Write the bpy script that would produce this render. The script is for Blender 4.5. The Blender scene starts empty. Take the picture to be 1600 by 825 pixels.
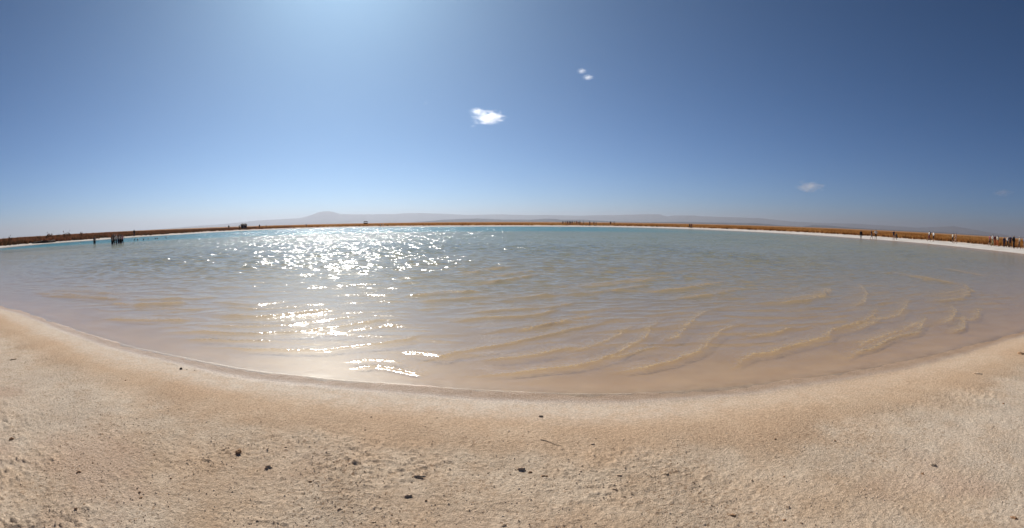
import bpy, bmesh, math, random
import numpy as np
from mathutils import Vector, noise as mnoise
R = math.radians
rng = np.random.default_rng(7)
random.seed(7)
scene = bpy.context.scene

# ------------------------------------------------------------------ camera, sky, sun, exposure
EYE = 1.65                     # camera height above the water, metres
FOC = 760.0                    # fisheye focal length, photo pixels per radian (photo 1600 x 825)
PITCH = (412.5 - 346.5) / FOC
SUN_EL, SUN_AZ = R(36.0), R(-21.5)       # azimuth from +Y, positive towards +X
SKY_STRENGTH, SUN_STRENGTH, EXPOSURE = 0.0505, 4.5, 0.32

cd = bpy.data.cameras.new('camera'); cam = bpy.data.objects.new('camera', cd)
scene.collection.objects.link(cam); scene.camera = cam
cam.location = (0, 0, EYE); cam.rotation_euler = (R(90) - PITCH, 0, 0)
cd.type = 'PANO'; cd.clip_start = 0.05; cd.clip_end = 200000
cd.sensor_width = 36.0; cd.sensor_fit = 'HORIZONTAL'
cc = cd if hasattr(cd, 'panorama_type') else cd.cycles
cc.panorama_type = 'FISHEYE_LENS_POLYNOMIAL'
cc.fisheye_fov = R(170)
k1 = (1600 / 36.0) / FOC
cc.fisheye_polynomial_k0 = 0.0; cc.fisheye_polynomial_k1 = -k1
cc.fisheye_polynomial_k2 = cc.fisheye_polynomial_k3 = cc.fisheye_polynomial_k4 = 0.0

w = bpy.data.worlds.new('World'); scene.world = w; w.use_nodes = True
wn = w.node_tree; bg = wn.nodes['Background']
sky = wn.nodes.new('ShaderNodeTexSky'); sky.sky_type = 'NISHITA'; sky.sun_disc = False
sky.sun_elevation = SUN_EL; sky.sun_rotation = SUN_AZ
sky.altitude = 2300; sky.air_density = 0.60; sky.dust_density = 3.9; sky.ozone_density = 10.0
bg.inputs[1].default_value = SKY_STRENGTH
tint = wn.nodes.new('ShaderNodeMix'); tint.data_type = 'RGBA'; tint.blend_type = 'MULTIPLY'; tint.inputs[0].default_value = 1.0
tint.inputs[7].default_value = (0.82, 1.06, 0.93, 1)          # camera white balance
gam = wn.nodes.new('ShaderNodeGamma'); gam.inputs[1].default_value = 1.14      # camera contrast
wn.links.new(sky.outputs[0], gam.inputs[0]); wn.links.new(gam.outputs[0], tint.inputs[6]); wn.links.new(tint.outputs[2], bg.inputs[0])

sl = bpy.data.lights.new('sun', 'SUN'); sl.energy = SUN_STRENGTH; sl.angle = R(0.53); sl.color = (1.0, 0.95, 0.88)
so = bpy.data.objects.new('sun', sl); scene.collection.objects.link(so)
SUN_DIR = Vector((math.sin(SUN_AZ) * math.cos(SUN_EL), math.cos(SUN_AZ) * math.cos(SUN_EL), math.sin(SUN_EL)))
so.rotation_euler = SUN_DIR.to_track_quat('Z', 'Y').to_euler(); so.location = (0, 0, 50)

vs = scene.view_settings
vs.view_transform = 'Standard'; vs.look = 'None'; vs.exposure = EXPOSURE; vs.gamma = 1.0; vs.use_curve_mapping = False
cy = scene.cycles
cy.use_denoising = True; cy.denoiser = 'OPENIMAGEDENOISE'; cy.denoising_input_passes = 'RGB_ALBEDO_NORMAL'
cy.max_bounces = 10; cy.diffuse_bounces = 3; cy.glossy_bounces = 3; cy.transparent_max_bounces = 12
cy.volume_bounces = 8; cy.sample_clamp_indirect = 6.0; cy.caustics_reflective = False; cy.caustics_refractive = False

# ------------------------------------------------------------------ helpers
C = scene.collection
def ray(x, y):
    """direction through a photo pixel"""
    u = x - 800.0; v = 412.5 - y
    th = np.hypot(u, v) / FOC; ph = np.arctan2(v, u)
    X = np.sin(th) * np.cos(ph); U = np.sin(th) * np.sin(ph); F = np.cos(th)
    return X, F * math.cos(PITCH) + U * math.sin(PITCH), U * math.cos(PITCH) - F * math.sin(PITCH)
def on_level(x, y, z=0.0):
    X, Y, Z = ray(x, y); t = (z - EYE) / Z
    return np.array([t * X, t * Y])
def az_of(x, y=355.0):
    X, Y, Z = ray(x, y); return math.atan2(X, Y)
def smooth(a, b, x):
    t = np.clip((np.asarray(x, float) - a) / (b - a), 0, 1); return t * t * (3 - 2 * t)

def _hash(ix, iy, seed):
    h = (ix.astype(np.int64) * 374761393 + iy.astype(np.int64) * 668265263 + seed * 1442695041) & 0xffffffff
    h = ((h ^ (h >> 13)) * 1274126177) & 0xffffffff
    h = h ^ (h >> 16)
    return (h & 0xffff) / 65535.0
def vnoise(x, y, seed=0):
    ix = np.floor(x); iy = np.floor(y); fx = x - ix; fy = y - iy
    fx = fx * fx * (3 - 2 * fx); fy = fy * fy * (3 - 2 * fy)
    a = _hash(ix, iy, seed); b = _hash(ix + 1, iy, seed); c = _hash(ix, iy + 1, seed); d = _hash(ix + 1, iy + 1, seed)
    return (a + (b - a) * fx) * (1 - fy) + (c + (d - c) * fx) * fy
def fbm(x, y, seed=0, n=4):
    s = np.zeros_like(x); a = 0.5
    ca, sa = math.cos(0.6), math.sin(0.6)
    for i in range(n):
        s += a * vnoise(x, y, seed + i); a *= 0.5
        x, y = 2.03 * (x * ca - y * sa) + 7.1, 2.03 * (x * sa + y * ca) + 3.7
    return s

def mesh_from_arrays(name, co, quads=None, tris=None, smooth_shade=True):
    me = bpy.data.meshes.new(name)
    me.vertices.add(len(co)); me.vertices.foreach_set('co', np.asarray(co, np.float32).ravel())
    faces = []; starts = []; tot = 0
    if quads is not None and len(quads):
        faces.append(np.asarray(quads, np.int32).ravel()); starts.append(np.arange(len(quads), dtype=np.int32) * 4); tot = len(quads) * 4
    if tris is not None and len(tris):
        faces.append(np.asarray(tris, np.int32).ravel()); starts.append(tot + np.arange(len(tris), dtype=np.int32) * 3)
    idx = np.concatenate(faces); st = np.concatenate(starts)
    me.loops.add(len(idx)); me.loops.foreach_set('vertex_index', idx)
    me.polygons.add(len(st)); me.polygons.foreach_set('loop_start', st)
    me.update(calc_edges=True); me.validate()
    me.polygons.foreach_set('use_smooth', np.full(len(me.polygons), smooth_shade, dtype=bool)); me.update()
    return me
def attr(me, name, values):
    a = me.attributes.new(name, 'FLOAT', 'POINT'); a.data.foreach_set('value', np.asarray(values, np.float32))
def add(name, me, mat=None, parent=None):
    o = bpy.data.objects.new(name, me); C.objects.link(o)
    if mat is not None and len(me.materials) == 0: me.materials.append(mat)
    if parent is not None: o.parent = parent
    return o
def tag(o, label=None, cat=None, group=None, kind=None):
    if label: o['label'] = label
    if cat: o['category'] = cat
    if group: o['group'] = group
    if kind: o['kind'] = kind
    return o
def empty(name, loc, rz=0.0):
    o = bpy.data.objects.new(name, None); C.objects.link(o); o.location = loc; o.rotation_euler = (0, 0, rz); return o

class NT:
    def __init__(self, name):
        self.m = bpy.data.materials.new(name); self.m.use_nodes = True
        self.t = self.m.node_tree; self.t.nodes.clear()
        self.out = self.t.nodes.new('ShaderNodeOutputMaterial')
    def n(self, typ, ins=None, **props):
        nd = self.t.nodes.new(typ)
        for k, v in props.items(): setattr(nd, k, v)
        for k, v in (ins or {}).items(): self.set(nd.inputs[k], v)
        return nd
    def set(self, sock, v):
        if isinstance(v, bpy.types.NodeSocket): self.t.links.new(v, sock)
        elif isinstance(v, bpy.types.Node): self.t.links.new(v.outputs[0], sock)
        else: sock.default_value = v
    def math(self, op, a, b=0.0, c=None, clamp=False):
        nd = self.t.nodes.new('ShaderNodeMath'); nd.operation = op; nd.use_clamp = clamp
        self.set(nd.inputs[0], a); self.set(nd.inputs[1], b)
        if c is not None: self.set(nd.inputs[2], c)
        return nd.outputs[0]
    def attr(self, name):
        return self.n('ShaderNodeAttribute', attribute_name=name).outputs['Fac']
    def pos(self):
        return self.n('ShaderNodeNewGeometry').outputs['Position']
    def noise(self, vec, scale, detail=4, rough=0.55, dist=0.0):
        return self.n('ShaderNodeTexNoise', {'Vector': vec, 'Scale': scale, 'Detail': detail, 'Roughness': rough, 'Distortion': dist})
    def mix(self, fac, a, b):
        nd = self.t.nodes.new('ShaderNodeMix'); nd.data_type = 'RGBA'
        self.set(nd.inputs[0], fac); self.set(nd.inputs[6], col(a)); self.set(nd.inputs[7], col(b)); return nd.outputs[2]
    def range(self, v, a, b, c=0.0, d=1.0, kind='SMOOTHSTEP'):
        nd = self.t.nodes.new('ShaderNodeMapRange'); nd.interpolation_type = kind
        for i, x in enumerate((v, a, b, c, d)): self.set(nd.inputs[i], x)
        return nd.outputs[0]
    def vmath(self, op, a, b=None, scale=None):
        nd = self.t.nodes.new('ShaderNodeVectorMath'); nd.operation = op
        self.set(nd.inputs[0], a)
        if b is not None: self.set(nd.inputs[1], b)
        if scale is not None: self.set(nd.inputs['Scale'], scale)
        return nd.outputs[0]
    def surf(self, s): self.t.links.new(s.outputs[0] if isinstance(s, bpy.types.Node) else s, self.out.inputs[0]); return self.m
    def vol(self, s): self.t.links.new(s.outputs[0], self.out.inputs[1]); return self.m
def col(c):
    if isinstance(c, (tuple, list)) and len(c) == 3: return (*c, 1.0)
    return c

# ------------------------------------------------------------------ the lagoon's outline and the height of the land
NEAR = [(0,478),(45,489),(105,511),(182,536),(245,551),(318,566),(386,579),(500,592),(645,604),(755,611),(900,616),(1000,615),(1118,607),(1236,594),(1355,576),(1473,551),(1552,529),(1600,516)]
near_pts = [tuple(on_level(x, y)) for x, y in NEAR]
CTRL = near_pts + [(14.5,6.3),(26,10),(40,16.5),(50,23.5),(54.8,31),(57,38),(60.5,50),(62.5,61),(62.5,70),(64,95),(61,121),(54,150),(40,170),(13,174),(-12,174),(-38,178),(-69,192),(-91,180),(-100,147),(-94,113),(-98,99),(-93,80),(-96,68),(-93,53),(-84,38),(-60,24),(-34,13),(-20,8.4)]
def catmull(P, n):
    P = np.array(P); out = []
    m = len(P)
    for i in range(m):
        p0, p1, p2, p3 = P[i - 1], P[i], P[(i + 1) % m], P[(i + 2) % m]
        for t in np.arange(n) / n:
            out.append(0.5 * (2 * p1 + (p2 - p0) * t + (2 * p0 - 5 * p1 + 4 * p2 - p3) * t * t + (3 * p1 - p0 - 3 * p2 + p3) * t ** 3))
    return np.array(out)
SHORE = catmull(CTRL, 4)
def seg_distance(px, py, A, B):
    best = np.full(px.shape, 1e18)
    for (ax, ay), (bx, by) in zip(A, B):
        dx, dy = bx - ax, by - ay
        t = np.clip(((px - ax) * dx + (py - ay) * dy) / (dx * dx + dy * dy + 1e-12), 0, 1)
        d = (px - ax - t * dx) ** 2 + (py - ay - t * dy) ** 2
        np.minimum(best, d, out=best)
    return np.sqrt(best)
def shore_sd(px, py):
    """distance to the waterline, positive on land"""
    px = np.asarray(px, float); py = np.asarray(py, float)
    A = SHORE; B = np.roll(SHORE, -1, axis=0)
    far = (np.hypot(px, py - 90) > 600)
    d = np.empty(px.shape); ins = np.zeros(px.shape, bool)
    d[far] = np.hypot(px[far], py[far] - 90) - 90
    k = ~far; x, y = px[k], py[k]
    d[k] = seg_distance(x, y, A, B)
    c = np.zeros(x.shape, bool)
    for (ax, ay), (bx, by) in zip(A, B):
        cond = (ay > y) != (by > y)
        if cond.any():
            xi = (bx - ax) * (y - ay) / (by - ay + 1e-15) + ax
            c ^= cond & (x < xi)
    ins[k] = c
    return np.where(ins, -d, d)
def grass_start(x, y):
    az = np.degrees(np.arctan2(x, y))
    return 5.0 + 7.0 * smooth(-40, 0, az) + 2.0 * smooth(30, 60, az)
def land_height(x, y, sd=None):
    x = np.asarray(x, float); y = np.asarray(y, float)
    if sd is None: sd = shore_sd(x, y)
    r = np.hypot(x, y)
    farw = smooth(18, 45, r) * smooth(-8, 25, y)
    s = np.maximum(sd, 0)
    near = 0.07 * (1 - np.exp(-s / 1.8)) + 0.014 * np.minimum(s, 10)
    g0 = grass_start(x, y)
    farz = 0.03 * np.minimum(s, 7) + 0.22 * smooth(g0 - 1.0, g0 + 1.5, s) + 0.35 * smooth(g0 + 2, g0 + 35, s) + 0.18 * (fbm(x / 14, y / 14, 5) - 0.5) * smooth(g0, g0 + 8, s)
    z = near * (1 - farw) + farz * farw
    edge = np.exp(-(sd / 0.5) ** 2) * smooth(30, 15, r)
    z = z + edge * (0.016 * (fbm(x / 0.6, y / 0.6, 801, 3) - 0.45) + 0.006 * (fbm(x / 0.12, y / 0.12, 811, 2) - 0.38))
    d = np.maximum(-sd, 0)
    depth = 0.018 * (1 - np.exp(-d / 0.4)) + 0.27 * (1 - np.exp(-d / 7.0)) + 0.16 * smooth(10, 45, d) + 1.25 * (0.22 + 0.38 * smooth(25, -5, np.degrees(np.arctan2(x, y))) + 0.40 * smooth(-8, -28, np.degrees(np.arctan2(x, y)))) * smooth(72, 100, r) * smooth(0, 14, d)
    return z - depth
def sand_relief(x, y, sd):
    """lumps and crust of the dry sand in the foreground"""
    dry = smooth(0.25, 1.2, sd)
    patch = smooth(0.42, 0.62, fbm(x * 0.9 + 3, y * 0.9 + 8, 21, 3))
    crust = smooth(0.9, 2.0, sd) * (0.25 + 1.0 * patch)
    a = 0.009 * (fbm(x * 1.1, y * 1.1, 31, 3) - 0.44)
    n1 = fbm(x * 14, y * 14, 41, 3); n2 = fbm(x * 34, y * 34, 51, 3)
    lump = np.maximum(n1 - 0.47, 0) * 0.040 + np.maximum(n2 - 0.43, 0) * 0.055
    pits = -0.035 * np.maximum(0.30 - fbm(x * 7, y * 7, 61, 3), 0)
    return dry * a + crust * (lump + pits) + smooth(0.1, 0.6, sd) * 0.004 * (n2 - 0.45)

# ------------------------------------------------------------------ ground: one sheet from underfoot to the horizon
def az_columns(n_front, n_rest, lim):
    f = np.linspace(-lim, lim, n_front)
    r = np.linspace(lim, 2 * math.pi - lim, n_rest + 2)[1:-1]
    return np.concatenate([f, r])
cols = az_columns(760, 70, R(68))
rings = [0.25, 0.5]
r = 0.75
while r < 9.5:
    rings.append(r); r += 0.0021 * (r * r + EYE * EYE) / EYE
while r < 330:
    rings.append(r); r *= 1.02
while r < 43000:
    rings.append(r); r *= 1.1
rings.append(43000)
rr = np.array(rings)
GA, GR = np.meshgrid(cols, rr)
gx, gy = GR * np.sin(GA), GR * np.cos(GA)
gsd = shore_sd(gx.ravel(), gy.ravel()).reshape(gx.shape)
gz = land_height(gx, gy, gsd)
nearmask = GR < 14
gz[nearmask] += sand_relief(gx[nearmask], gy[nearmask], gsd[nearmask])
nr, nc = gx.shape
co = np.stack([gx, gy, gz], -1).reshape(-1, 3)
co = np.vstack([co, [[0, 0, float(gz[0].mean())]]])
i, j = np.meshgrid(np.arange(nr - 1), np.arange(nc), indexing='ij'); j2 = (j + 1) % nc
quads = np.stack([i * nc + j, i * nc + j2, (i + 1) * nc + j2, (i + 1) * nc + j], -1).reshape(-1, 4)[:, ::-1]
jj = np.arange(nc); tris = np.stack([np.full(nc, nr * nc), (jj + 1) % nc, jj], -1)
ground_me = mesh_from_arrays('ground', co, quads, tris)
rr_all = np.append(np.hypot(gx, gy).ravel(), 0.0)
sd_all = np.append(gsd.ravel(), 4.0)
g0_all = np.append(grass_start(gx, gy).ravel(), 5)
farw_all = np.append((smooth(18, 45, GR) * smooth(-8, 25, gy)).ravel(), 0)
attr(ground_me, 'sd', np.clip(sd_all, -60, 200))
attr(ground_me, 'rim', farw_all)
attr(ground_me, 'veg', farw_all * smooth(g0_all - 0.6, g0_all + 0.8, sd_all))

def sand_material():
    t = NT('salt_sand'); P = t.pos(); sd = t.attr('sd')
    warp = t.noise(P, 1.3, 3).outputs[0]
    sdw = t.math('ADD', sd, t.math('MULTIPLY', t.math('SUBTRACT', warp, 0.5), t.math('MULTIPLY', t.math('MINIMUM', t.math('ABSOLUTE', sd), 2.0), 0.7)))
    big = t.noise(P, 0.55, 4, 0.6).outputs[0]
    mid = t.noise(P, 4.5, 5, 0.65).outputs[0]
    fine = t.noise(P, 44.0, 3, 0.75).outputs[0]
    tan = t.mix(t.range(mid, 0.3, 0.7), (0.52, 0.37, 0.245), (0.59, 0.44, 0.305))
    warm = t.mix(t.range(big, 0.35, 0.65), (0.53, 0.365, 0.235), tan)
    crust = t.mix(t.range(t.noise(P, 1.1, 5, 0.65).outputs[0], 0.35, 0.75), tan, (0.61, 0.495, 0.375))
    c = t.mix(t.range(sdw, 0.9, 3.0), warm, crust)
    pale = t.math('MULTIPLY', t.math('MULTIPLY', t.range(sdw, 1.25, 1.6), t.range(sdw, 2.3, 1.8)), t.range(mid, 0.3, 0.7, 0.15, 0.5))
    c = t.mix(pale, c, (0.66, 0.55, 0.42))
    # salt spreads over the sand away from the middle of the beach
    sx = t.n('ShaderNodeSeparateXYZ', {0: P})
    ax = t.math('ABSOLUTE', t.math('SUBTRACT', sx.outputs[0], -0.3))
    side = t.range(t.math('MULTIPLY', t.range(ax, 1.0, 4.5), t.range(mid, 0.2, 0.8, 0.5, 1.0)), 0.1, 0.95, 0, 0.6)
    c = t.mix(t.math('MULTIPLY', side, t.range(sdw, 0.9, 2.2)), c, (0.63, 0.535, 0.43))
    c = t.mix(t.math('MULTIPLY', t.range(t.noise(P, 0.8, 4, 0.6).outputs[0], 0.5, 0.66), t.range(sdw, 1.4, 2.4, 0, 0.55)), c, (0.60, 0.42, 0.30))
    # dried salt line along the water, weaker on the east side
    lace = t.range(t.noise(P, 9.0, 4).outputs[0], 0.3, 0.65, 0.55, 1.0)
    band = t.math('MULTIPLY', t.range(sdw, 0.14, 0.36), t.range(sdw, 0.95, 0.45))
    band = t.math('MULTIPLY', t.math('MULTIPLY', band, lace), t.range(sx.outputs[0], -0.5, 3.2, 0.8, 0.25))
    c = t.mix(band, c, (0.62, 0.53, 0.43))
    grain = t.range(fine, 0.3, 0.7, 0.68, 1.26, 'LINEAR')
    c = t.vmath('MULTIPLY', c, t.n('ShaderNodeCombineXYZ', {0: grain, 1: grain, 2: grain}))
    # tiny shadows between the sand lumps, painted as brown specks
    speck_shade = t.range(t.noise(P, 34.0, 3, 0.8).outputs[0], 0.545, 0.64)
    c = t.mix(t.math('MULTIPLY', t.math('MULTIPLY', speck_shade, t.range(t.noise(P, 1.4, 4, 0.6).outputs[0], 0.4, 0.62, 0.2, 0.85)), t.range(sd, 0.5, 1.3)), c, (0.27, 0.165, 0.095))
    # wet sand at the waterline and the bed under it
    wet = t.math('MULTIPLY', t.range(sdw, 0.26, 0.10), t.range(sdw, -0.5, -0.05, 0.25, 1.0))
    c = t.mix(wet, c, t.mix(t.range(mid, 0.35, 0.65), (0.42, 0.255, 0.13), (0.52, 0.335, 0.19)))
    bed = t.mix(t.range(t.noise(P, 1.5, 3).outputs[0], 0.3, 0.7), (0.54, 0.325, 0.165), (0.62, 0.39, 0.21))
    c = t.mix(t.range(sdw, 0.0, -0.35), c, bed)
    # white salt rim of the far shores, then grassland soil
    rimc = t.mix(t.range(t.noise(P, 0.35, 4).outputs[0], 0.3, 0.7), (0.50, 0.445, 0.39), (0.64, 0.60, 0.55))
    c = t.mix(t.math('MULTIPLY', t.attr('rim'), t.range(sd, 0.0, 0.6)), c, rimc)
    soil = t.mix(t.range(t.noise(P, 0.05, 5).outputs[0], 0.3, 0.7), (0.24, 0.115, 0.045), (0.36, 0.19, 0.075))
    c = t.mix(t.attr('veg'), c, soil)
    rough = t.range(sdw, 0.40, 0.20, 0.95, 0.32)
    h = t.math('ADD', t.math('MULTIPLY', t.noise(P, 42.0, 3, 0.7).outputs[0], 0.8), t.math('MULTIPLY', t.noise(P, 130.0, 3, 0.75).outputs[0], 0.6))
    strength = t.math('ADD', t.math('MULTIPLY', t.math('MULTIPLY', t.range(sd, 0.3, 1.5), t.range(t.noise(P, 1.6, 4).outputs[0], 0.35, 0.65, 0.6, 1.0)), 0.55), t.math('MULTIPLY', t.range(sd, -0.10, 0.02), t.range(sd, 0.5, 0.15, 0.25, 0.8)))
    b = t.n('ShaderNodeBump', {'Height': h, 'Strength': strength, 'Distance': 0.03})
    p = t.n('ShaderNodeBsdfPrincipled', {'Base Color': c, 'Roughness': rough, 'Normal': b, 'Specular IOR Level': t.range(sdw, 0.4, 0.2, 0.12, 0.4)})
    return t.surf(p)
ground = tag(add('ground', ground_me, sand_material()), kind='structure')

# ------------------------------------------------------------------ water: real waves on a shallow, milky lagoon
# crest lines of the small waves running to the beach (photo pixels put onto the water level), height in metres
CRESTS = [
 ([(530,578),(585,575),(612,577),(640,584),(668,590)], 0.016),
 ([(313,541),(382,546),(464,549),(502,549),(565,541.6),(612,535),(644,530.6),(671,519.6)], 0.020),
 ([(240,519),(310,519),(392,523),(464,519.6),(533,511.7),(597,500.7),(650,500)], 0.022),
 ([(330,492),(407,497.5),(470,491),(530,484)], 0.024),
 ([(640,572),(684,561),(734,550),(775,542),(822,533),(869,523),(916,511),(959,503)], 0.022),
 ([(678,591),(759,589),(822,583),(884,575),(931,565.6),(962,553),(990,539),(1014,525),(1017,515.6),(1031,500),(1078,487.5)], 0.019),
 ([(944,589),(981,581),(1025,572),(1056,564),(1094,550),(1112,530),(1128,517),(1150,509),(1180,500)], 0.017),
 ([(1122,583),(1153,571),(1181,557),(1222,547),(1263,536),(1294,528),(1304,517.5),(1342,507),(1366,497),(1371,480),(1357,464)], 0.022),
 ([(1304,565.6),(1342,552),(1380,538),(1407,526),(1435,519),(1449,500),(1438,488)], 0.015),
 ([(1485,522),(1503,515),(1508,499),(1500,490)], 0.012),
 ([(681,505),(756,498),(816,496),(853,490),(880,483)], 0.026),
 ([(740,446),(800,438),(850,428)], 0.030),
 ([(640,474),(720,468),(780,464)], 0.024),
 ([(1190,478),(1262,470),(1292,462),(1285,452)], 0.020),
 ([(1430,474),(1500,468),(1516,460),(1505,452)], 0.018),
 ([(1416,430),(1460,438),(1500,446)], 0.022),
 ([(200,478),(262,476),(300,472)], 0.022),
 ([(60,462),(140,466),(200,470)], 0.018),
 ([(150,498),(230,502),(300,500)], 0.016),
 ([(880,462),(960,455),(1030,444)], 0.022),
 ([(1040,470),(1110,462),(1170,450)], 0.020),
]
crest_rng = random.Random(5)
for pts, A in list(CRESTS):
    for _ in range(2):
        n = len(pts); i0 = crest_rng.randint(0, max(0, n - 4)); i1 = min(n, i0 + crest_rng.randint(3, 6))
        dy = -crest_rng.uniform(9, 30) * (1 if pts[0][1] > 490 else 0.5); dx = crest_rng.uniform(-45, 45)
        CRESTS.append(([(x + dx, y + dy + crest_rng.uniform(-2, 2)) for x, y in pts[i0:i1]], A * crest_rng.uniform(0.45, 0.8)))
wcols = np.sort(np.concatenate([np.linspace(-R(66), R(66), 1000), -np.linspace(R(66.8), R(90), 14), np.linspace(R(66.8), R(90), 14)]))
wr = []; r = 3.6
while r < 235:
    wr.append(r)
    r += 1.0 / (1 / (0.012 * r) + EYE / (r * r * 0.0015))
wr = np.array(wr)
WA, WR = np.meshgrid(wcols, wr)
wx, wy = WR * np.sin(WA), WR * np.cos(WA)
wsd = shore_sd(wx.ravel(), wy.ravel()).reshape(wx.shape)
wd = np.maximum(-wsd, 0)
wz = np.zeros_like(wx); ripple = np.zeros_like(wx)
# swell and chop
amp = smooth(0.6, 14, wd) * (0.55 + 0.75 * smooth(0.3, 0.7, fbm(wx / 9, wy / 16, 77, 3)))
wave_rng = np.random.default_rng(3)
step = np.gradient(wr)[:, None]
for L, steep, n in ((1.7, 0.018, 5), (1.0, 0.030, 6), (0.62, 0.045, 7), (0.36, 0.055, 8), (0.22, 0.055, 8)):
    for _ in range(n):
        a = wave_rng.normal(0.25, 0.55); l = L * wave_rng.uniform(0.8, 1.25)
        k = 2 * math.pi / l; kx, ky = math.sin(a) * k, -math.cos(a) * k
        ph = kx * wx + ky * wy + wave_rng.uniform(0, 6.28) + 1.5 * fbm(wx / (6 * l), wy / (6 * l), int(wave_rng.integers(1000)), 2)
        keep = smooth(0.5, 0.28, step / l)
        s = np.sin(ph)
        wz += amp * keep * steep / k * 1.6 * (s + 0.35 * (s * s - 0.5))
# crests with a steep front towards the beach and a long back
for pts, A in CRESTS:
    W = np.array([on_level(x, y) for x, y in pts])
    W = np.vstack([np.column_stack([np.interp(np.linspace(0, len(W) - 1, 5 * len(W)), np.arange(len(W)), W[:, q]) for q in (0, 1)])])
    lo, hi = W.min(0) - 1.6, W.max(0) + 1.6
    m = (wx > lo[0]) & (wx < hi[0]) & (wy > lo[1]) & (wy < hi[1])
    if not m.any(): continue
    x = wx[m] + 0.10 * (fbm(wx[m] * 2.2, wy[m] * 2.2, 91, 4) - 0.47); y = wy[m] + 0.17 * (fbm(wx[m] * 2.6, wy[m] * 2.6, 95, 4) - 0.47)
    best = np.full(x.shape, 1e9); sg = np.zeros(x.shape); tt = np.zeros(x.shape)
    n = len(W)
    for q in range(n - 1):
        (ax, ay), (bx, by) = W[q], W[q + 1]; dx, dy = bx - ax, by - ay; L = math.hypot(dx, dy) + 1e-9
        t = np.clip(((x - ax) * dx + (y - ay) * dy) / (L * L), 0, 1)
        d = np.hypot(x - ax - t * dx, y - ay - t * dy); s = (x - ax) * dy - (y - ay) * dx
        u = d < best
        best = np.where(u, d, best); sg = np.where(u, np.sign(s), sg); tt = np.where(u, (q + t) / (n - 1), tt)
    s = best * sg                      # positive: beach side of the crest
    scale = max(1.0, float(np.hypot(W[:, 0], W[:, 1]).mean()) / 6.5)
    taper = smooth(0.0, 0.22, tt) * smooth(1.0, 0.80, tt)
    prof = np.where(s > 0, np.exp(-(s / (0.026 * scale)) ** 2), np.exp(-(-s / (0.24 * scale)) ** 1.2))
    trough = -0.25 * np.exp(-((s - 0.16 * scale) / (0.11 * scale)) ** 2)
    wz[m] += 1.15 * A * scale ** 0.6 * taper * (prof + trough) * (0.7 + 0.6 * fbm(x * 1.5, y * 1.5, 97, 3))
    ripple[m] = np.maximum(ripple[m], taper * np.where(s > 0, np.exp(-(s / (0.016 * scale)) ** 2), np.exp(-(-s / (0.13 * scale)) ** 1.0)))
# smaller wavelets between them, steep on the beach side, coming and going in patches
for L, A, ang, sd_ in ((1.05, 0.020, 0.30, 11), (0.74, 0.016, -0.15, 12), (0.56, 0.013, 0.62, 13), (0.44, 0.010, 0.1, 14)):
    k = 2 * math.pi / L
    u = (math.sin(ang) * wx - math.cos(ang) * wy) * k + 7.0 * fbm(wx / 2.4, wy / 2.4, 500 + sd_, 3)
    f = (u / (2 * math.pi)) % 1.0
    saw = np.where(f < 0.80, f / 0.80, (1 - f) / 0.20)
    gate = smooth(0.44, 0.58, fbm(wx / 1.5 + sd_, wy / 0.9, 600 + sd_, 3)) * smooth(0.5, 2.0, wd) * smooth(26, 12, WR)
    wz += A * gate * (saw ** 1.5 - 0.3)
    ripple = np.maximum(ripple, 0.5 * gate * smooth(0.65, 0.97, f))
wz *= smooth(0.0, 0.5, wd)
bed = land_height(wx.ravel(), wy.ravel(), wsd.ravel()).reshape(wx.shape)
nr, nc = wx.shape
i, j = np.meshgrid(np.arange(nr - 1), np.arange(nc - 1), indexing='ij')
quads = np.stack([i * nc + j, (i + 1) * nc + j, (i + 1) * nc + j + 1, i * nc + j + 1], -1).reshape(-1, 4)[:, ::-1]
keepq = (wsd.ravel()[quads] < 0.10).any(1)
quads = quads[keepq]
used = np.unique(quads); remap = np.full(nr * nc, -1, np.int64); remap[used] = np.arange(len(used)); quads = remap[quads]
wco = np.stack([wx, wy, wz], -1).reshape(-1, 3)[used]
water_me = mesh_from_arrays('water', wco, quads)
attr(water_me, 'depth', np.maximum(-bed, 0).ravel()[used])
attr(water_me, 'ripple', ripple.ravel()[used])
attr(water_me, 'chop', ((0.06 + 0.94 * smooth(2.0, 15, wd)) * (0.65 + 0.7 * smooth(0.35, 0.65, fbm(wx / 2.6, wy / 1.7, 177, 3))) + 0.6 * smooth(20, 60, WR)).ravel()[used])

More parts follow.
